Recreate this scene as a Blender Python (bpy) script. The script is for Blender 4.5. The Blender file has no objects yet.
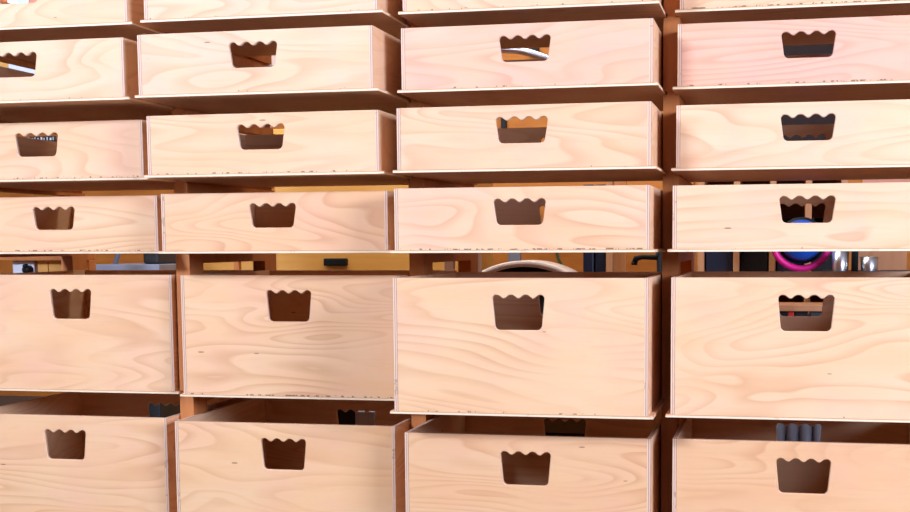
import bpy, math, random
from mathutils import Vector, Matrix
from mathutils.geometry import tessellate_polygon
random.seed(7)
C = bpy.context.scene.collection
ZO = 0.80                       # the unit stands on the floor, measured heights are about the camera's level

# ------------------------------------------------------------------ camera
CP = dict(X=0.8348, Y=-2.9135, Z=0.0227 + ZO, yaw=-0.2033, pitch=-0.0921, roll=-0.0054, f=1267.6, px=513.67, py=359.56)
def cam_axes():
    y, p, r = CP['yaw'], CP['pitch'], CP['roll']
    F = Vector((math.sin(y)*math.cos(p), math.cos(y)*math.cos(p), math.sin(p)))
    R = Vector((math.cos(y), -math.sin(y), 0)); U = R.cross(F)
    return R*math.cos(r)+U*math.sin(r), -R*math.sin(r)+U*math.cos(r), F
R_, U_, F_ = cam_axes()
cd = bpy.data.cameras.new('camera'); cam = bpy.data.objects.new('camera', cd); C.objects.link(cam)
cam.matrix_world = Matrix(((R_.x, U_.x, -F_.x, CP['X']), (R_.y, U_.y, -F_.y, CP['Y']), (R_.z, U_.z, -F_.z, CP['Z']), (0, 0, 0, 1)))
cd.sensor_fit = 'HORIZONTAL'; cd.sensor_width = 36; cd.lens = CP['f']*36/910
cd.shift_x = -(CP['px']-455)/910; cd.shift_y = (CP['py']-256)/910; cd.clip_start = .05
bpy.context.scene.camera = cam
def at(x, y, Y):
    d = R_*((x-CP['px'])/CP['f']) - U_*((y-CP['py'])/CP['f']) + F_
    k = (Y-CP['Y'])/d.y
    return Vector((CP['X'], CP['Y'], CP['Z'])) + d*k

# ------------------------------------------------------------------ materials
def nt(name):
    m = bpy.data.materials.new(name); m.use_nodes = True
    t = m.node_tree; b = t.nodes['Principled BSDF']; return m, t, b
def plain(name, col, rough=.55, metal=0., var=.12, scale=14, spec=.5):
    m, t, b = nt(name); n = t.nodes; l = t.links
    tc = n.new('ShaderNodeTexCoord'); no = n.new('ShaderNodeTexNoise'); no.inputs['Scale'].default_value = scale
    no.inputs['Detail'].default_value = 5
    l.new(tc.outputs['Object'], no.inputs['Vector'])
    mx = n.new('ShaderNodeMix'); mx.data_type = 'RGBA'
    mx.inputs[6].default_value = (*[c*(1-var) for c in col], 1); mx.inputs[7].default_value = (*[min(1, c*(1+var)) for c in col], 1)
    l.new(no.outputs['Fac'], mx.inputs[0]); l.new(mx.outputs[2], b.inputs['Base Color'])
    b.inputs['Roughness'].default_value = rough; b.inputs['Metallic'].default_value = metal
    b.inputs['Specular IOR Level'].default_value = spec
    return m
def mathn(t, op, a, b=None, c=None, clamp=False):
    n = t.nodes.new('ShaderNodeMath'); n.operation = op; n.use_clamp = clamp
    for i, v in enumerate((a, b, c)):
        if v is None: continue
        if isinstance(v, (int, float)): n.inputs[i].default_value = v
        else: t.links.new(v, n.inputs[i])
    return n.outputs[0]
def mixc(t, f, a, b):
    n = t.nodes.new('ShaderNodeMix'); n.data_type = 'RGBA'
    for i, v in ((0, f), (6, a), (7, b)):
        if isinstance(v, (int, float)): n.inputs[i].default_value = v
        elif isinstance(v, tuple): n.inputs[i].default_value = (*v, 1)
        else: t.links.new(v, n.inputs[i])
    return n.outputs[2]
def mulc(t, a, b, f=1.):
    n = t.nodes.new('ShaderNodeMix'); n.data_type = 'RGBA'; n.blend_type = 'MULTIPLY'
    n.inputs[0].default_value = f; t.links.new(a, n.inputs[6]); t.links.new(b, n.inputs[7]); return n.outputs[2]
def noise(t, vec, scale, detail=3, rough=.5, dist=0.):
    n = t.nodes.new('ShaderNodeTexNoise'); t.links.new(vec, n.inputs['Vector'])
    n.inputs['Scale'].default_value = scale; n.inputs['Detail'].default_value = detail
    n.inputs['Roughness'].default_value = rough; n.inputs['Distortion'].default_value = dist
    return n.outputs['Fac']
def vmath(t, op, a, b):
    n = t.nodes.new('ShaderNodeVectorMath'); n.operation = op; t.links.new(a, n.inputs[0])
    if isinstance(b, tuple): n.inputs[1].default_value = b
    else: t.links.new(b, n.inputs[1])
    return n.outputs[0]
def ramp(t, v, pts):
    r = t.nodes.new('ShaderNodeValToRGB'); t.links.new(v, r.inputs[0]); e = r.color_ramp.elements
    while len(e) < len(pts): e.new(.5)
    for k, (p, c) in enumerate(pts): e[k].position = p; e[k].color = (*c, 1)
    return r.outputs[0]

BASE = (.81, .515, .30); WARM = (.79, .43, .205); PINK = (.80, .435, .29); LINE = (.60, .27, .125)
def birch(name, axis, thick):
    """plywood panel: rotary birch veneer on the faces, glued plies on the edges. axis = thickness axis"""
    m, t, b = nt(name); n = t.nodes; l = t.links
    tc = n.new('ShaderNodeTexCoord'); oi = n.new('ShaderNodeObjectInfo')
    rnd = mathn(t, 'MULTIPLY', oi.outputs['Random'], 37.0)
    cv = n.new('ShaderNodeCombineXYZ'); l.new(rnd, cv.inputs[0]); l.new(mathn(t, 'MULTIPLY', oi.outputs['Random'], 91.7), cv.inputs[1]); l.new(mathn(t, 'MULTIPLY', oi.outputs['Random'], 53.1), cv.inputs[2])
    gv = vmath(t, 'ADD', tc.outputs['Object'], cv.outputs[0])
    # grain along the long direction (x on fronts, y on sides)
    st = {'y': (1.25, 1, 6.0), 'x': (1, 1.25, 6.0), 'z': (1.25, 6, 1)}[axis]
    sv = vmath(t, 'MULTIPLY', gv, st)
    big = noise(t, sv, 1.25, 1.6, .40, .35)                  # height field whose level lines are the cathedral figure
    rings = mathn(t, 'FRACT', mathn(t, 'MULTIPLY', big, 17.0))
    lines = ramp(t, rings, [(0, (0, 0, 0)), (.45, (.12, .12, .12)), (.90, (1, 1, 1)), (1, (0, 0, 0))])
    fade = noise(t, gv, 4.0, 2)
    lf = mathn(t, 'MULTIPLY', lines, mathn(t, 'MULTIPLY', mathn(t, 'SUBTRACT', fade, .28, clamp=True), 2.0), clamp=True)
    soft = noise(t, sv, 2.4, 3, .5)
    blot = noise(t, gv, 7.5, 3, .55)
    col = mixc(t, mathn(t, 'MULTIPLY', mathn(t, 'SUBTRACT', soft, .36, clamp=True), 1.6, clamp=True), BASE, WARM)
    col = mixc(t, mathn(t, 'MULTIPLY', mathn(t, 'SUBTRACT', blot, .45, clamp=True), 2.0, clamp=True), col, PINK)
    col = mixc(t, mathn(t, 'MULTIPLY', lf, .72), col, LINE)
    fsv = vmath(t, 'MULTIPLY', gv, {'y': (9, 1, 160), 'x': (1, 9, 160), 'z': (9, 160, 1)}[axis])
    fib = noise(t, fsv, 1.0, 3, .6)
    col = mixc(t, mathn(t, 'MULTIPLY', mathn(t, 'SUBTRACT', fib, .55, clamp=True), .7, clamp=True), col, LINE)
    # sparse dark pin marks
    pv = vmath(t, 'MULTIPLY', gv, {'y': (38, 1, 190), 'x': (1, 30, 190), 'z': (30, 190, 1)}[axis])
    vo = n.new('ShaderNodeTexVoronoi'); l.new(pv, vo.inputs['Vector']); vo.inputs['Scale'].default_value = .55
    sep = n.new('ShaderNodeSeparateColor'); l.new(vo.outputs['Color'], sep.inputs[0])
    spot = mathn(t, 'MULTIPLY', mathn(t, 'LESS_THAN', vo.outputs['Distance'], .17), mathn(t, 'GREATER_THAN', sep.outputs[0], .988))
    col = mixc(t, mathn(t, 'MULTIPLY', spot, .7), col, (.16, .07, .03))
    if axis == 'y':
        sz = n.new('ShaderNodeSeparateXYZ'); l.new(tc.outputs['Object'], sz.inputs[0])
        low = mathn(t, 'LESS_THAN', mathn(t, 'ADD', sz.outputs[2], mathn(t, 'MULTIPLY', noise(t, vmath(t, 'MULTIPLY', gv, (9, 9, 9)), 1.0, 2), .0035)), .0048)
        sp = mathn(t, 'GREATER_THAN', noise(t, vmath(t, 'MULTIPLY', gv, (95, 1, 60)), 1.0, 3, .7), mathn(t, 'SUBTRACT', .72, mathn(t, 'MULTIPLY', oi.outputs['Random'], .22)))
        col = mixc(t, mathn(t, 'MULTIPLY', mathn(t, 'MULTIPLY', low, sp), .75), col, (.10, .04, .02))
    # plies on the edges
    s2 = n.new('ShaderNodeSeparateXYZ'); l.new(tc.outputs['Object'], s2.inputs[0])
    k = 'xyz'.index(axis)
    u = mathn(t, 'DIVIDE', s2.outputs[k], thick)              # 0..1 across the thickness
    wob = noise(t, vmath(t, 'MULTIPLY', gv, (60, 60, 60)), 1.0, 3)
    u2 = mathn(t, 'ADD', u, mathn(t, 'MULTIPLY', mathn(t, 'SUBTRACT', wob, .5), .10))
    if axis == 'z':
        lay = ramp(t, u2, [(0, (.86, .66, .44)), (.70, (.84, .60, .38)), (.80, (.42, .20, .08)), (.90, (.74, .42, .20)), (1, (.26, .11, .04))])
    else:
        lay = ramp(t, u2, [(0, (.50, .28, .18)), (.08, (.82, .56, .38)), (.30, (.80, .52, .34)), (.40, (.20, .10, .07)), (.50, (.66, .42, .30)), (.84, (.74, .48, .33)), (.96, (.16, .08, .05))])
    patch = mathn(t, 'GREATER_THAN', noise(t, vmath(t, 'MULTIPLY', gv, (22, 22, 22)), 1.0, 4, .7), .64)
    lay = mixc(t, mathn(t, 'MULTIPLY', patch, .45 if axis != 'z' else .2), lay, (.28, .16, .09))
    sn = n.new('ShaderNodeSeparateXYZ'); l.new(tc.outputs['Normal'], sn.inputs[0])
    isface = mathn(t, 'GREATER_THAN', mathn(t, 'ABSOLUTE', sn.outputs[k]), .7)
    col = mixc(t, isface, lay, col)
    col = mulc(t, col, oi.outputs['Color'])
    l.new(col, b.inputs['Base Color']); b.inputs['Roughness'].default_value = .5; b.inputs['Specular IOR Level'].default_value = .3
    bp = n.new('ShaderNodeBump'); bp.inputs['Strength'].default_value = .06; bp.inputs['Distance'].default_value = .001
    l.new(fib, bp.inputs['Height']); l.new(bp.outputs[0], b.inputs['Normal'])
    return m
TS, TF, TB = .0088, .010, .0062          # side, front/back, bottom thickness
M_front = birch('birch_plywood_front', 'y', TF); M_side = birch('birch_plywood_side', 'x', TS); M_bot = birch('birch_plywood_bottom', 'z', TB)

def stainwood(name, col, dark, sx=(1, 1, 1), rough=.5):
    m, t, b = nt(name); l = t.links
    tc = t.nodes.new('ShaderNodeTexCoord'); v = vmath(t, 'MULTIPLY', tc.outputs['Object'], sx)
    f = noise(t, v, 3.0, 4, .6, .5); c = mixc(t, ramp(t, f, [(.3, (0, 0, 0)), (.7, (1, 1, 1))]), col, dark)
    l.new(c, b.inputs['Base Color']); b.inputs['Roughness'].default_value = rough; b.inputs['Specular IOR Level'].default_value = .3
    return m
M_div = stainwood('orange_brown_wood', (.60, .215, .062), (.50, .16, .042), (12, 12, 1.2))  # orange deepened so the colour carries the shade on the dividers
M_oak = stainwood('honey_wood', (.85, .44, .11), (.78, .36, .075), (1, 5, 12))
M_amber = stainwood('amber_wood', (.62, .27, .05), (.48, .18, .03), (1, 3, 9))
M_tan = stainwood('tan_wood', (.58, .27, .12), (.48, .20, .08), (6, 6, 1))
M_pale = stainwood('pale_wood', (.78, .58, .48), (.70, .48, .38), (2, 2, 8))
M_black = plain('black_plastic', (.010, .010, .010), .55, spec=.2)
M_navy = plain('navy_plastic', (.007, .011, .03), .4)
M_grey = plain('grey_painted_steel', (.30, .32, .40), .45, .2)
M_dgrey = plain('dark_grey_plastic', (.025, .027, .03), .5)
M_steel = plain('brushed_steel', (.75, .74, .76), .28, 1.)
M_white = plain('white_plastic', (.85, .87, .90), .4, 0, .03)
M_cream = plain('cream_rim', (.82, .68, .60), .45, 0, .06)
M_magenta = plain('magenta_plastic', (.72, .01, .22), .4)
M_blue = plain('blue_plastic', (.01, .10, .55), .4)
M_red = plain('red_plastic', (.60, .02, .01), .4)
M_orange = plain('orange_plastic', (.80, .14, .01), .5)
M_salmon = plain('salmon_board', (.62, .25, .15), .6)
M_green = plain('green_hose', (.03, .10, .05), .5)
M_lblue = plain('pale_blue_plastic', (.55, .68, .80), .5)
M_copper = plain('copper_pipe', (.70, .35, .12), .35, .8)
M_floor = plain('grey_concrete', (.10, .07, .05), .8, 0, .15, 3)
M_wall = stainwood('plywood_wall_lining', (.52, .17, .022), (.40, .12, .014), (1.2, 1, 5), .7)
M_wall2 = plain('painted_wall', (.52, .46, .40), .85, 0, .05, 2)
M_ceil = plain('painted_ceiling', (.60, .56, .52), .9, 0, .04, 2)

# ------------------------------------------------------------------ mesh helpers
class MB:
    def __init__(s): s.v = []; s.f = []; s.sm = []
    def box(s, x0, y0, z0, x1, y1, z1, b=0.):
        if b <= 0:
            k = len(s.v); s.v += [(x, y, z) for z in (z0, z1) for y in (y0, y1) for x in (x0, x1)]
            for q in ((0, 2, 3, 1), (4, 5, 7, 6), (0, 1, 5, 4), (2, 6, 7, 3), (0, 4, 6, 2), (1, 3, 7, 5)): s.f.append(tuple(k+i for i in q)); s.sm.append(False)
            return s
        import bmesh
        bm = bmesh.new(); bmesh.ops.create_cube(bm, size=1.)
        for v in bm.verts: v.co = Vector(((x0+x1)/2+v.co.x*(x1-x0), (y0+y1)/2+v.co.y*(y1-y0), (z0+z1)/2+v.co.z*(z1-z0)))
        bmesh.ops.bevel(bm, geom=bm.edges[:], offset=b, segments=2, affect='EDGES', profile=.5)
        k = len(s.v); bm.verts.ensure_lookup_table(); s.v += [tuple(v.co) for v in bm.verts]
        for f in bm.faces: s.f.append(tuple(k+v.index for v in f.verts)); s.sm.append(False)
        bm.free(); return s
    def tube(s, pts, r, n=14, cap=True, ribs=0):
        pts = [Vector(p) for p in pts]; k = len(s.v); m = len(pts); up = Vector((0, 0, 1)); prev = None
        for i, p in enumerate(pts):
            d = (pts[min(i+1, m-1)]-pts[max(i-1, 0)]).normalized()
            if prev is None: a = d.cross(up if abs(d.z) < .9 else Vector((1, 0, 0))).normalized()
            else: a = (prev - d*prev.dot(d)).normalized()
            prev = a; c = d.cross(a); rr = (r[i] if isinstance(r, (list, tuple)) else r)*(1+(ribs if i % 2 else 0))
            for j in range(n):
                an = 2*math.pi*j/n; s.v.append(tuple(p+a*math.cos(an)*rr+c*math.sin(an)*rr))
        for i in range(m-1):
            for j in range(n):
                s.f.append((k+i*n+j, k+i*n+(j+1) % n, k+(i+1)*n+(j+1) % n, k+(i+1)*n+j)); s.sm.append(True)
        if cap:
            s.f.append(tuple(k+j for j in range(n))[::-1]); s.sm.append(False)
            s.f.append(tuple(k+(m-1)*n+j for j in range(n))); s.sm.append(False)
        return s
    def lathe(s, prof, c, axis='z', n=40):
        """prof: list of (radius, height) closed by caps when radius is 0"""
        k = len(s.v); m = len(prof)
        for r, h in prof:
            for j in range(n):
                a = 2*math.pi*j/n; x, y = r*math.cos(a), r*math.sin(a)
                s.v.append((c[0]+x, c[1]+y, c[2]+h) if axis == 'z' else (c[0]+x, c[1]+h, c[2]+y))
        for i in range(m-1):
            for j in range(n):
                q = (k+i*n+j, k+i*n+(j+1) % n, k+(i+1)*n+(j+1) % n, k+(i+1)*n+j)
                s.f.append(q if axis == 'z' else q[::-1]); s.sm.append(True)
        return s
    def build(s, name, mat, parent=None, loc=(0, 0, 0)):
        me = bpy.data.meshes.new(name); me.from_pydata(s.v, [], s.f); me.validate()
        me.polygons.foreach_set('use_smooth', s.sm if len(s.sm) == len(me.polygons) else [False]*len(me.polygons)); me.update()
        import bmesh
        bm = bmesh.new(); bm.from_mesh(me); bmesh.ops.remove_doubles(bm, verts=bm.verts[:], dist=1e-6); bmesh.ops.recalc_face_normals(bm, faces=bm.faces[:]); bm.to_mesh(me); bm.free()
        o = bpy.data.objects.new(name, me); me.materials.append(mat); o.location = loc; o.parent = parent; C.objects.link(o); return o
def empty(name, loc=(0, 0, 0), parent=None):
    o = bpy.data.objects.new(name, None); o.location = loc; o.parent = parent; o.empty_display_size = .05; C.objects.link(o); return o
def tag(o, label, cat, group=None, kind=None):
    o['label'] = label; o['category'] = cat
    if group: o['group'] = group
    if kind: o['kind'] = kind
    return o
def struct(o): o['kind'] = 'structure'; return o

# ------------------------------------------------------------------ the drawer unit
HH = .0563                                  # half width of the hand hole
def hole_loop(cx, ztop, h, grow=0.):
    pts = []; w = HH+grow; ztop += grow; h += 2*grow; pitch = .0318; x0 = -1.5*pitch; r = .0082+grow; amp = .0074
    def top(x): return -amp*(.5-.5*math.cos(2*math.pi*(x-x0)/pitch))**1.45
    xs = x0; xe = -x0
    # left top corner arc
    cxl = -w+r
    for i in range(9):
        a = math.pi - i*(math.pi/2)/8; pts.append((cxl+r*math.cos(a), -r+r*math.sin(a)))
    N = 60
    a0, a1 = xs+.002, xe-.002
    for i in range(N+1):
        x = a0+(a1-a0)*i/N; pts.append((x, top(x)))
    for i in range(9):
        a = math.pi/2 - i*(math.pi/2)/8; pts.append((w-r+r*math.cos(a), -r+r*math.sin(a)))
    # taper to the bottom corners
    wb = w*.905; rb = .0105+grow
    for i in range(9):
        a = -i*(math.pi/2)/8; pts.append((wb-rb+rb*math.cos(a), -h+rb+rb*math.sin(a)))
    for i in range(9):
        a = -math.pi/2-i*(math.pi/2)/8; pts.append((-wb+rb+rb*math.cos(a), -h+rb+rb*math.sin(a)))
    return [(cx+x, ztop+z) for x, z in pts]
def panel_with_hole(w, h, drop, hh):
    """front / back board, x across, z up, y through; origin at the lower left front corner"""
    loops = {}
    outer = [(0, 0), (w, 0), (w, h), (0, h)]
    big = hole_loop(w/2, h-drop, hh, .0016); small = hole_loop(w/2, h-drop, hh, 0.)
    mb = MB(); n = len(big)
    def cap(y, flip):
        k = len(mb.v); P = outer+big; mb.v += [(x, y, z) for x, z in P]
        tris = tessellate_polygon([[Vector((x, z, 0)) for x, z in outer], [Vector((x, z, 0)) for x, z in big]])
        for t in tris: mb.f.append(tuple(k+i for i in t)); mb.sm.append(False)
        return k
    k0 = cap(0, False); k1 = cap(TF, True)
    c = .0016; ka = len(mb.v); mb.v += [(x, c, z) for x, z in small]; kb = len(mb.v); mb.v += [(x, TF-c, z) for x, z in small]
    for i in range(4): mb.f.append((k0+i, k0+(i+1) % 4, k1+(i+1) % 4, k1+i)); mb.sm.append(False)
    for i in range(n):
        j = (i+1) % n
        for A, B in ((k0+4, ka), (ka, kb), (kb, k1+4)): mb.f.append((A+i, A+j, B+j, B+i)); mb.sm.append(A == ka)
    return mb
HW, HF, D = .2767, .2872, .533
def make_drawer(h, drop, hh, parent):
    """h = height from underside of bottom board to top edge; origin at underside centre front"""
    r = empty('drawer', parent=parent)
    bh = h-TB; wi = 2*HW-2*TS
    o = panel_with_hole(wi, bh, drop, hh).build('front_panel', M_front, r, (-wi/2, 0, TB))
    o = panel_with_hole(wi, bh, drop, hh).build('back_panel', M_front, r, (-wi/2, D, TB))
    for s in (-1, 1):
        MB().box(0, 0, 0, TS, D+TF, bh, .0006).build('side_panel', M_side, r, (-HW if s < 0 else HW-TS, 0, TB))
    MB().box(-HF, 0, 0, HF, D+TF+.002, TB, .0005).build('bottom_panel', M_bot, r)
    return r
def copy_tree(o, parent):
    c = o.copy(); C.objects.link(c); c.parent = parent
    for ch in list(o.children): copy_tree(ch, c)
    return c

P = .6
ZB = [.5248, .3527, .1752, .001, -.3484, -.698]
ZT = [.6655, .4915, .3144, .1407, -.0522, -.4021]
EXT = [[.191, .204, .169, .051], [.215, .238, .184, .096], [.137, .21, .23, .132], [.077, .151, .257, .208], [.014, .059, .276, .237], [.065, .11, .198, .186]]
DX = [[-1.3, .4, .2, -1.4], [-.5, -1, 0, -2.2], [-1.1, 1, 1.3, -1.2], [-.1, .6, 1.3, -2], [-.5, -1.2, 1.5, -1.6], [.7, -2.3, .3, -.8]]
unit = empty('drawer_cabinet', (0, 0, 0))
tag(unit, 'open plywood drawer cabinet with four columns of partly pulled out birch drawers', 'cabinet')
DEPTH = .557; ZTOP = ZT[0]+.15; ZBOT = ZB[5]-.035
# dividers: front post, back post and a rail under every row, grooved for the drawer bottoms
def divider(lo=.026):
    mb = MB(); ht, g = .018, .0085; gz = sorted([(z-.0012, z+TB+.0012) for z in ZB])
    def column(y0, y1, z0, z1):
        z = z0
        for a, b in gz:
            if a > z0 and b < z1:
                mb.box(-ht, y0, z, ht, y1, a); mb.box(-ht+g, y0, a, ht-g, y1, b); z = b
        mb.box(-ht, y0, z, ht, y1, z1)
    column(0, .078, ZBOT, ZTOP); column(.475, DEPTH, ZBOT, ZTOP)
    for z in ZB: column(.078, .475, z-lo, z+.022)
    mb.box(-ht, .078, ZTOP-.03, ht, .475, ZTOP)
    return mb
d0 = divider(.010).build('divider', M_div, unit, (-2*P, 0, ZO))
d1 = divider().build('divider', M_div, unit, (-P, 0, ZO))
for k in range(2, 5):
    d = d1.copy(); C.objects.link(d); d.location = ((k-2)*P, 0, ZO)
MB().box(-2*P-.018, 0, ZTOP, 2*P+.018, DEPTH, ZTOP+.022, .001).build('top_panel', M_div, unit, (0, 0, ZO))
MB().box(-2*P-.018, 0, ZBOT-.024, 2*P+.018, DEPTH, ZBOT, .001).build('base_panel', M_div, unit, (0, 0, ZO))
MB().box(-2*P+.02, .04, -ZO, 2*P-.02, DEPTH-.03, ZBOT-.024).build('plinth', M_div, unit, (0, 0, ZO))
HS = .1392; HB = .2961
proto = {'s': make_drawer(HS, .0252, .0552, unit), 'b': make_drawer(HB, .0362, .0745, unit)}
used = set()
TINT = {(1, 3): (.92, .80, .88), (1, 2): (.98, .89, .93), (1, 0): (1.0, .99, .96), (1, 1): (1, .98, .95), (2, 3): (1, .99, .99), (3, 3): (1, .98, .97),  # wood variation, plus the light's shift from whiter top to peach bottom
        (2, 2): (1, .96, .92), (3, 2): (1, .96, .93), (3, 1): (.98, .90, .80), (3, 0): (1, .96, .88), (4, 2): (1, .96, .88), (4, 3): (1, .95, .89),
        (5, 2): (.96, .87, .75), (5, 3): (.95, .84, .72), (4, 1): (1, .94, .84), (4, 0): (1, .95, .86), (5, 0): (1, .95, .83), (5, 1): (1, .94, .82), (2, 1): (1, .95, .88), (2, 0): (1, .95, .88)}
ROWN = ['topmost row', 'second row from the top', 'third row from the top', 'row just above the long gap', 'tall row just below the long gap', 'bottom row']
COLN = ['leftmost column', 'second column from the left', 'third column from the left', 'rightmost column']
for r in range(6):
    for c in range(4):
        key = 's' if r < 4 else 'b'
        o = proto[key] if key not in used else copy_tree(proto[key], unit); used.add(key)
        o.location = ((c-1.5)*P + DX[r][c]/1000, -EXT[r][c], ZB[r]+ZO)
        tn = TINT.get((r, c), (1, .97, .93))
        for ch in o.children:
            ch.color = (*tn, 1) if ch.name.startswith('front') else (1, .97, .93, 1)
        o['label'] = ('shallow' if r < 4 else 'deep') + ' plywood drawer in the ' + ROWN[r] + ', ' + COLN[c]

# ------------------------------------------------------------------ the workshop room
XL, XR, YB, YF, ZC = -4.6, 3.6, 3.3, -5.5, 2.9
struct(MB().box(XL, YF, -.1, XR, YB, 0).build('floor', M_floor))
struct(MB().box(XL, YF, ZC, XR, YB, ZC+.1).build('ceiling', M_ceil))
struct(MB().box(XL-.1, YB, -.1, XR+.1, YB+.1, ZC+.1).build('wall_back', M_wall))
struct(MB().box(XL-.1, YF, -.1, XL, YB, ZC+.1).build('wall_left', M_wall2))
struct(MB().box(XR, YF, -.1, XR+.1, YB, ZC+.1).build('wall_right', M_wall2))

# ------------------------------------------------------------------ things behind the unit
def span(x0, x1, y, Y): return at(x0, y, Y).x, at(x1, y, Y).x
# honey-coloured drawer chest with black pulls
Y = 1.7; x0, x1 = span(274, 462, 262, Y); zt = at(300, 128, Y).z
ch = empty('tool_chest', ((x0+x1)/2, Y, 0)); tag(ch, 'honey wood chest of drawers with small black pulls, behind the second drawer column', 'chest')
w = (x1-x0)/2
MB().box(-w, .02, 0, w, .55, zt, .003).build('carcass', M_oak, ch)
zs = [.06, .30, at(300, 290, Y).z, at(300, 225, Y).z, at(300, 176, Y).z, zt-.02]
for a, b in zip(zs[:-1], zs[1:]):
    f = MB().box(-w+.012, 0, a+.004, w-.012, .019, b-.004, .002).build('drawer', M_oak, ch)
    pz = at(337, 262.5, Y).z if a < at(300, 262, Y).z < b else (a+b)/2
    px = at(337, 262, Y).x-(x0+x1)/2
    MB().box(px-.045, -.028, pz-.012, px+.045, 0, pz+.016, .004).build('pull', M_black, f)
# plywood sheets leaning behind the second column
a = at(196, 262, 2.5); b = at(270, 262, 2.5)
s = MB().box(a.x, 0, 0, b.x, .018, 1.25).build('plywood_sheet', M_oak, None, (0, 2.5, 0)); tag(s, 'pale plywood sheet standing left of the honey wood chest', 'board')
pz = at(236, 262, 2.3).x
tag(MB().box(pz-.012, 0, 0, pz+.012, .03, 1.2, .002).build('wooden_batten', M_div, None, (0, 2.3, 0)), 'dark upright batten in front of the pale plywood sheet', 'batten')
# boards seen through the hand holes higher up
a = at(238, 66, YB); b = at(276, 52, YB)
q = MB().box(-.16, 0, -.10, .16, .02, .10, .002).build('pinkish_board', M_pale, None, ((a.x+b.x)/2, YB-.02, (a.z+b.z)/2-.02)); tag(q, 'pinkish board on the back wall seen through the hand hole of the second column', 'board')
a = at(228, 134, YB); b = at(272, 126, YB)
q = MB().box(a.x, 0, a.z-.1, b.x, .02, b.z+.05, .002).build('grey_pink_board', M_pale, None, (0, YB-.02, 0)); tag(q, 'greyish pink board beside the top of the honey wood chest', 'board')
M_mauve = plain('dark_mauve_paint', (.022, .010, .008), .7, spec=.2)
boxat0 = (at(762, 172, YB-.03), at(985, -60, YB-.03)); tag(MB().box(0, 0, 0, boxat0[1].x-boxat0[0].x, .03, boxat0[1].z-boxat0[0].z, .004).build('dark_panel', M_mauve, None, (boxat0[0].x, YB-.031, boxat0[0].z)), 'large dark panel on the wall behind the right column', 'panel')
# left column slit
Y = 1.5; x0, x1 = span(-60, 78, 262, Y)
sh = empty('side_bench', ((x0+x1)/2, Y, 0)); tag(sh, 'brown wooden bench behind the left column with a dark top rail', 'bench'); w = (x1-x0)/2
zA = at(30, 260.5, Y).z; zB = at(30, 280, Y).z
MB().box(-w, .0, zA, w, .13, zA+.05, .002).build('bench_top', M_div, sh)
MB().box(-w, .0, zB-.03, w, .13, zB, .002).build('shelf', M_div, sh)
for sx in (-w, w-.05):
    for sy in (0, .08): MB().box(sx, sy, 0, sx+.05, sy+.05, zA, .002).build('leg', M_div, sh)
def boxat(name, mat, xa, ya, xb, yb, Y, dep, label, cat, parent=None, b=.002, z0=None):
    p0 = at(xa, yb, Y); p1 = at(xb, ya, Y)
    if z0 is not None: p0.z = z0
    o = MB().box(-(p1.x-p0.x)/2, 0, 0, (p1.x-p0.x)/2, dep, p1.z-p0.z, b).build(name, mat, parent, ((p0.x+p1.x)/2, Y, p0.z))
    if label: tag(o, label, cat)
    return o
bx = empty('white_box', (at(26.5, 280, 1.56).x, 1.54, zB)); tag(bx, 'white box with a black round knob on the brown bench shelf', 'box')
p0 = at(16, 280, 1.54); p1 = at(37, 260.9, 1.54); hw_ = (p1.x-p0.x)/2
MB().box(-hw_, 0, 0, hw_, .05, p1.z-zB, .006).build('body', M_white, bx)
kc = at(32.5, 269.5, 1.56)-Vector(bx.location)
MB().lathe([(0, -.03), (.014, -.03), (.017, -.022), (.017, 0), (0, 0)], (kc.x, 0, kc.z), 'y', 24).lathe([(0, -.036), (.007, -.036), (.009, -.03), (.009, -.02), (0, -.02)], (kc.x, 0, kc.z+.014), 'y', 20).build('knob', M_black, bx)
boxat('wooden_block', M_oak, 38, 260.8, 47.6, 280, 1.54, .07, 'yellow wooden block right beside the white box', 'block', z0=zB)
boxat('wooden_block', M_oak, 49, 260.8, 62, 280, 1.54, .07, 'yellow wooden block between its narrower twin and the bench leg', 'block', z0=zB)
# machine behind left column, right of the bench
mc = empty('bench_saw', at(130, 262, 1.9)); mc.location.z = 0
tag(mc, 'grey bench machine with dark motor housing behind the left column', 'machine')
zt = at(130, 264.5, 1.9).z; xo = mc.location.x; xa, xb = span(92, 159, 266, 1.9)
MB().box(xa-xo, 0, zt-.03, xb-xo, .4, zt, .003).build('table', M_grey, mc)
MB().box(xa-xo+.04, .05, 0, xb-xo-.04, .35, zt-.03, .01).build('stand', M_dgrey, mc)
ma, mb_ = span(139, 155, 262, 1.95)
MB().box(ma-xo, .08, zt, mb_-xo, .28, zt+.10, .012).build('motor', M_dgrey, mc)
g0 = at(109, 266, 1.9); g1 = at(116, 248, 1.9)
MB().tube([(g0.x-xo, .05, zt), (g1.x-xo, .05, zt+.09), (g1.x-xo+.01, .05, zt+.14)], .010).build('arm', M_grey, mc)
# two-tone board added left of the unit to give a bright sliver
Yw = .78; a = at(-70, 82, Yw); b = at(42, 48, Yw); c_ = at(8, 60, Yw)
wb_ = empty('sliver_board', ((a.x+b.x)/2, Yw, 0)); tag(wb_, 'added half gold, half white board on a post, giving the bright sliver in the leftmost hand hole', 'board'); xo = wb_.location.x
MB().box(c_.x-xo, 0, a.z, b.x-xo, .015, b.z, .002).build('white_half', M_white, wb_); MB().box(a.x-xo, 0, a.z, c_.x-xo, .015, b.z, .002).build('gold_half', M_oak, wb_)
MB().box(a.x-xo, .016, 0, a.x-xo+.04, .05, b.z, .002).build('post', M_div, wb_)
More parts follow.
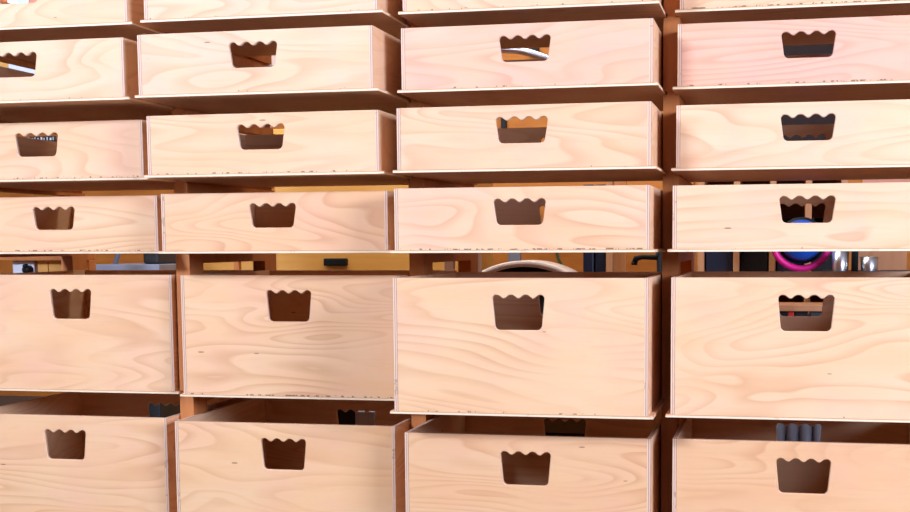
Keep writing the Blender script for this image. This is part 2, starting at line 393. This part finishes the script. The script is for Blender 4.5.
# coloured tubs on a shelf, seen over the leftmost top drawer
zsh = at(20, 12, 1.5)
xa, xb = span(-70, 76, 100, 1.45); sf = empty('tub_rack', ((xa+xb)/2, 1.45, 0)); tag(sf, 'tall tan rack on the left holding coloured tubs', 'rack'); w = (xb-xa)/2
MB().box(-w, 0, zsh.z-.03, w, .28, zsh.z, .002).build('shelf_board', M_tan, sf)
pw2 = at(76, 262, 1.2).x-at(64.5, 262, 1.2).x
for sx in (-w, w-pw2): MB().box(sx, -.045, 0, sx+pw2, -.002, 1.75, .002).build('upright', M_tan, sf)
for nm, mt, xa, xb, lb in (('orange_tub', M_orange, -6, 5.5, 'orange tub left of the white tubs'), ('white_tub', M_white, 7, 17, 'white tub next to the orange tub'), ('white_tub', M_lblue, 18, 27.5, 'pale blue white tub next to the salmon tub'), ('salmon_tub', M_salmon, 29, 38, 'salmon tub at the right end of the tubs')):
    boxat(nm, mt, xa, -14, xb, 12, 1.5, .07, lb, 'tub', None, .004, zsh.z)
# sign-like strip behind the third-row hole, left column
sg = boxat('patterned_strip', M_dgrey, 28, 136, 56, 141.5, YB-.02, .02, 'dark strip with pale marks behind the left column', 'strip')
p0 = at(28, 141.5, YB-.02); p1 = at(56, 136, YB-.02); L = p1.x-p0.x
mk = MB(); xx = -L/2+.004
for k in range(9):
    wd = (.006, .010, .005)[k % 3]; mk.box(xx, -.0015, .004, xx+wd, 0, p1.z-p0.z-.004-(.004 if k % 2 else 0)); xx += L/9.3
mk.build('pale_marks', M_white, sg)
# third column: pale frame, grey stand, round rimmed drum, navy crates, clamp
fr = empty('display_easel', at(466, 262, 1.1)); fr.location.z = 0; tag(fr, 'pale wooden easel frame behind the third column', 'frame')
xo = fr.location.x; za = at(466, 252, 1.1).z; zb = at(466, 260.5, 1.1).z; xa, xb = span(453, 471, 258, 1.1); xc = at(479.5, 258, 1.1).x
MB().box(xb-xo, 0, 0, xc-xo, .03, za+.06, .002).build('post', M_pale, fr); MB().box(xa-xo, .0, zb, xb-xo, .03, za+.015, .002).build('rail', M_pale, fr)
MB().box(xa-xo-.03, 0, 0, xa-xo, .03, za+.015, .002).build('post', M_pale, fr)
p = at(514, 262, 1.9); st = empty('grey_stand', (p.x, 1.9, 0)); tag(st, 'grey steel post stand rising behind the cream rimmed drum', 'stand')
MB().box(-.024, 0, .02, .024, .03, at(514, 236, 1.9).z, .003).build('post', M_grey, st); MB().box(-.08, -.12, 0, .08, .15, .02, .004).build('foot', M_grey, st)
# drum: axis towards the viewer, rim apex at (524,261)
Yd = 1.35; R = (at(524+97, 300, Yd)-at(524, 300, Yd)).x; ap = at(524, 260.5, Yd).z
dr = empty('round_drum', (at(524, 262, Yd).x, Yd, ap-R)); tag(dr, 'big round drum with cream rim and black inside, behind the third column', 'drum')
MB().lathe([(R-.022, 0), (R-.004, -.006), (R, .004), (R, .16), (R-.01, .16), (R-.022, 0)], (0, 0, 0), 'y', 96).build('rim', M_cream, dr)
MB().lathe([(0, .03), (R-.021, .03), (R-.021, .05), (0, .05)], (0, 0, 0), 'y', 96).build('drum_face', M_black, dr)
MB().box(-.2, -.02, -(ap-R), -.14, .18, -R*.6, .004).box(.14, -.02, -(ap-R), .2, .18, -R*.6, .004).box(-.2, .0, -R*.85, .2, .16, -R*.85+.05).build('cradle', M_div, dr)
yh = YB-.008; h0 = [at(548, 200, yh), at(553, 236, yh), at(558, 258, yh), at(567, 275, yh), at(570, 320, yh)]
tag(MB().tube(h0, .006).build('green_hose', M_green), 'thin green hose hanging on the amber wall', 'hose')
for nm, xa, xb, lb in (('navy_crate', 583, 593.5, 'narrow navy crate, left of a pair'), ('navy_crate', 595.5, 605.5, 'narrow navy crate against the light post, right of a pair')):
    p0 = at(xa, 300, 1.8); p1 = at(xb, 300, 1.8)
    tag(MB().box(0, 0, 0, p1.x-p0.x, .25, at(xa, 184.5, 1.8).z, .004).build(nm, M_navy, None, (p0.x, 1.8, 0)), lb+' behind the third column', 'crate', 'navy crates')
xa, xb = span(606, 612.5, 262, 1.75); tag(MB().box(xa, 0, 0, xb, .04, 1.6, .002).build('wooden_post', M_tan, None, (0, 1.75, 0)), 'light wooden post right of the navy crates', 'post')
xa, xb = span(612.8, 626, 262, 1.95); tag(MB().box(xa, 0, 0, xb, .02, 1.5, .002).build('brown_board', M_div, None, (0, 1.95, 0)), 'dark brown upright board beside the light wooden post', 'board')
cl = empty('bar_clamp', at(643, 258, 1.2)); tag(cl, 'black bar clamp standing behind the third column near the divider', 'clamp')
k = at(643, 258, 1.2)
def rel(x, y): return tuple(at(x, y, 1.2)-k)
MB().tube([rel(634.5, 263), rel(636, 258.5), rel(642, 257), rel(656, 257.5), rel(659, 253)], [.010, .010, .008, .009, .010]).build('jaw', M_black, cl)
MB().tube([rel(659, 215), rel(659.5, 275), (rel(659.5, 275)[0], 0, -k.z)], .009).build('bar', M_dgrey, cl); MB().tube([rel(634.5, 262), rel(634.3, 265)], .010).build('pad', M_black, cl)
# silver duct over the third column's top hole
pts = [at(455, 40, YB-.02), at(462, 46, 2.0)]
ctrl = [(470, 52), (490, 49.5), (505, 49.3), (520, 50.5), (535, 54.5), (552, 61), (572, 72)]
for i in range(1, len(ctrl)-2):
    for s_ in range(14):
        tt = s_/14; q0, q1, q2, q3 = [Vector(q) for q in ctrl[i-1:i+3]]
        q = .5*(2*q1+(q2-q0)*tt+(2*q0-5*q1+4*q2-q3)*tt*tt+(3*q1-q0-3*q2+q3)*tt**3); pts.append(at(q.x, q.y, 1.25))
tag(MB().tube(pts, .0125, 16, True, .09).build('metal_hose', M_steel), 'ribbed silver metal hose arching behind a hand hole of the third column', 'hose')
boxat('black_bracket', M_black, 527, 46, 537.5, 54, YB-.05, .05, 'small black bracket on the amber wall above the silver hose', 'bracket')
boxat('black_pipe', M_black, 501, 90, 505.5, 150, YB-.03, .03, 'black upright pipe seen through a hand hole of the third column', 'pipe')
# fourth column: pigeonhole shelving with dark bins
Y = 1.8
xs = [697.5, 733, 769, 804.5, 840]
zlo, zhi = .30, at(750, 176, Y).z
pg = empty('pigeonhole_rack', (at(768, 262, Y).x, Y, 0)); tag(pg, 'wooden pigeonhole rack with dark bins behind the right column', 'rack')
xo = pg.location.x; pw = .023
for x in xs: xx = at(x, 262, Y).x-xo; MB().box(xx, 0, 0, xx+pw, .4, zhi, .002).build('upright', M_tan, pg)
xa = at(xs[0], 262, Y).x-xo; xb = at(xs[-1], 262, Y).x-xo+pw
zsv = [.12, .38, at(750, 272.5, Y).z-.018, zhi]
for z in zsv: MB().box(xa, .001, z, xb, .4, z+.018, .002).build('shelf_board', M_tan, pg)
MB().box(xa, .4, 0, xb, .41, zhi+.018).build('back_board', M_div, pg)
def bin_(x_, z, w, dp, h, mt, label):
    t_ = MB(); e = .004
    t_.box(0, 0, 0, w, dp, e).box(0, 0, e, e, dp, h).box(w-e, 0, e, w, dp, h).box(e, 0, e, w-e, e, h*.82).box(e, dp-e, e, w-e, dp, h)
    o = t_.build('storage_bin', mt, None, (x_, Y+.05, z)); tag(o, label, 'bin', 'dark bins in the pigeonhole rack'); return o
for i, (mt, lb) in enumerate(((M_navy, 'dark navy bin in the left bay of the pigeonhole rack'), (M_black, 'black bin in the second bay of the pigeonhole rack'), (M_navy, 'navy bin behind the magenta reel in the rack'), (M_black, 'black bin in the right bay of the pigeonhole rack'))):
    x_ = at(xs[i], 262, Y).x+pw+.006; w_ = at(xs[i+1], 262, Y).x-x_-.006
    bin_(x_, zsv[2]+.018, w_, .3, .20, mt, lb)
# magenta and blue reel hanging in front of the rack
Yr = 1.55; c = at(801.5, 240.5, Yr); Rr = (at(832.5, 240.5, Yr)-c).x
rl = empty('cable_reel', c); tag(rl, 'blue ball shaped reel held in a magenta strap, hanging behind the right column', 'reel')
arc = [(Rr*.93*math.cos(math.radians(a_)), 0, Rr*.93*math.sin(math.radians(a_))) for a_ in range(-188, 9, 4)]
MB().tube(arc, .0115, 12).build('strap', M_magenta, rl)
MB().lathe([(0, -.05), (Rr*.3, -.045), (Rr*.58, -.028), (Rr*.69, .0), (Rr*.58, .03), (0, .04)], (0, 0, 0), 'y', 48).build('hub', M_blue, rl)
MB().lathe([(0, .012), (Rr*.78, .012), (Rr*.78, .03), (0, .03)], (0, 0, 0), 'y', 48).build('disc', M_black, rl)
MB().tube([(0, .041, 0), (0, Y-Yr, 0)], .012).build('hook', M_black, rl)
# metal cups on a counter, right
Yc = 1.4; pz = at(855, 272.2, Yc); xa, xb = span(826, 925, 272, Yc)
ct = empty('counter', ((xa+xb)/2, Yc, 0)); tag(ct, 'dark counter behind the right column holding metal cups', 'counter'); w = (xb-xa)/2
MB().box(-w, -.05, pz.z-.03, w, .35, pz.z, .003).build('counter_top', M_dgrey, ct); MB().box(-w+.02, 0, 0, w-.02, .33, pz.z-.03, .003).build('cabinet_body', M_amber, ct)
for xa_, xb_, yt, lb in ((832, 850, 251, 'steel cup on the counter, nearer the reel'), (861, 879.5, 257, 'shiny steel cup on the counter, right of the dark can')):
    a = at(xa_, 272.2, Yc); b = at(xb_, 272.2, Yc); r = (b.x-a.x)/2; h = at(xa_, yt, Yc).z-pz.z
    tag(MB().lathe([(0, 0), (r*.86, 0), (r*.9, .004), (r, h), (r-.003, h), (r*.85, .006), (0, .006)], (0, 0, 0), 'z', 32).build('steel_cup', M_steel, None, ((a.x+b.x)/2, Yc+.05, pz.z)), lb, 'cup', 'steel cups')
a = at(852, 272, Yc); b = at(859, 272, Yc); r = (b.x-a.x)/2
tag(MB().lathe([(0, 0), (r, 0), (r, .1), (r*.6, .115), (r*.6, .13), (0, .13)], (0, 0, 0), 'z', 24).build('black_bottle', M_black, None, ((a.x+b.x)/2, Yc+.05, pz.z)), 'small black bottle between the two steel cups', 'bottle')
boxat('tan_board', M_tan, 856, 190, 908.5, 290, 2.4, .02, 'tan board standing behind the steel cups', 'board', z0=0)
boxat('salmon_board', M_salmon, 862, 176, 960, 205, YB-.02, .02, 'salmon board on the wall above the counter on the right', 'board')
# low shelf seen through both holes of the deep drawer, right column
sl = empty('low_shelf', (at(800, 305, 1.6).x, 1.15, 0)); tag(sl, 'low tan shelf seen through the hand hole of the deep right drawer', 'shelf')
z = at(800, 305, 1.15).z; MB().box(-.22, 0, z-.02, .16, .18, z, .002).build('board', M_tan, sl)
z2 = at(800, 317, 1.15).z
for sx in (-.22, .12): MB().box(sx, 0, 0, sx+.04, .18, z2-.02, .002).build('leg', M_dgrey, sl)
z2 = at(800, 317, 1.15).z; MB().box(-.22, 0, z2-.02, .16, .18, z2, .002).build('board', M_tan, sl)
for nm, mt, xa_, xb_, lb, dd in (('black_case', M_black, 778, 787.5, 'black case left of the red can on the low tan shelf', .05), ('red_can', M_red, 788, 794, 'red can between black cases on the low tan shelf', .03), ('black_case', M_black, 795, 808, 'black case right of the red can on the low tan shelf', .05), ('grey_case', M_dgrey, 810, 821, 'grey case at the right end of the low tan shelf', .05)):
    boxat(nm, mt, xa_, 307, xb_, 317, 1.17, dd, lb, 'case', None, .002, z2)
# white cord hanging behind the right column
c_ = at(693.8, 262, .66); wc = empty('hanging_rope', (c_.x, .66, 0)); tag(wc, 'thin white rope with a small clip hanging beside the divider of the right column', 'rope')
MB().tube([(0, 0, ZC), (0, 0, 0)], .0026, 10).build('strand', M_white, wc)
MB().box(-.014, -.008, at(693, 258.5, .66).z, .003, .008, at(693, 251, .66).z, .002).build('clip', M_white, wc)

# low things behind the unit, seen through the back hand holes of the deep drawers
xa, xb = span(316, 398, 420, .85); tag(MB().box(0, 0, 0, xb-xa, .3, at(356, 405, .85).z, .004).build('shade_block', M_black, None, (xa, .85, 0)), 'black block on the floor, added for the shade behind the second deep drawer', 'crate')  # dark block added to stand in for the low shade back there
xa, xb = span(355, 374, 415, .80); tag(MB().box(0, 0, 0, xb-xa, .02, at(360, 411.5, .80).z, .002).build('grey_board', M_grey, None, (xa, .80, 0)), 'narrow grey board standing in front of the added black block', 'board')
xa, xb = span(525, 604, 424, .85); ob = empty('olive_box', ((xa+xb)/2, .85, 0)); tag(ob, 'olive brown box with a darker base behind the third deep drawer', 'box'); w = (xb-xa)/2; z = at(560, 433, .85).z
M_olive = plain('olive_card', (.10, .07, .025), .7)
MB().box(-w, 0, 0, w, .3, z, .003).build('base', M_black, ob); MB().box(-w-.004, -.004, z, w+.004, .304, z+.07, .003).build('lid', M_olive, ob)
M_pipe = plain('grey_pipe', (.14, .145, .17), .4)
for i_, lb in enumerate(('leftmost', 'second', 'third', 'rightmost')):
    c_ = at(779+i_*13.2, 424, .9); r_ = (at(785.4, 424, .9)-at(779, 424, .9)).x
    tag(MB().tube([(0, 0, 0), (0, 0, at(800, 405, .9).z)], r_, 24).build('grey_pipe', M_pipe, None, (c_.x, .9, 0)), lb + ' of the four upright grey pipes behind the right deep drawer', 'pipe', 'upright grey pipes')

# ------------------------------------------------------------------ light
def area(name, loc, tgt, size, power, col, sy=None):
    L = bpy.data.lights.new(name, 'AREA'); L.size = size; L.energy = power; L.color = col
    if sy: L.shape = 'RECTANGLE'; L.size_y = sy
    o = bpy.data.objects.new(name, L); C.objects.link(o); o.location = loc
    o.rotation_euler = (Vector(tgt)-Vector(loc)).to_track_quat('-Z', 'Y').to_euler(); return o
area('ceiling_lamp', (-1.8, -3.15, 2.75), (-.4, 0, .8), .9, 204, (.88, 1.05, 1.48), .6)
area('window_light', (3.3, -2.3, 1.5), (-.4, -.1, .9), 1.5, 168, (.88, 1.05, 1.48), 1.0)
area('back_fill', (-.5, 1.0, 2.75), (-.5, 2.4, 1.2), 2.4, 66, (1, 1, .95), .5)  # unseen fill light, added to brighten the things behind the unit
w = bpy.data.worlds.new('world'); bpy.context.scene.world = w; w.use_nodes = True
w.node_tree.nodes['Background'].inputs[0].default_value = (1, .62, .40, 1); w.node_tree.nodes['Background'].inputs[1].default_value = .012
vs = bpy.context.scene.view_settings; vs.view_transform = 'Standard'; vs.look = 'None'; vs.exposure = 0; vs.gamma = 1; vs.use_curve_mapping = False
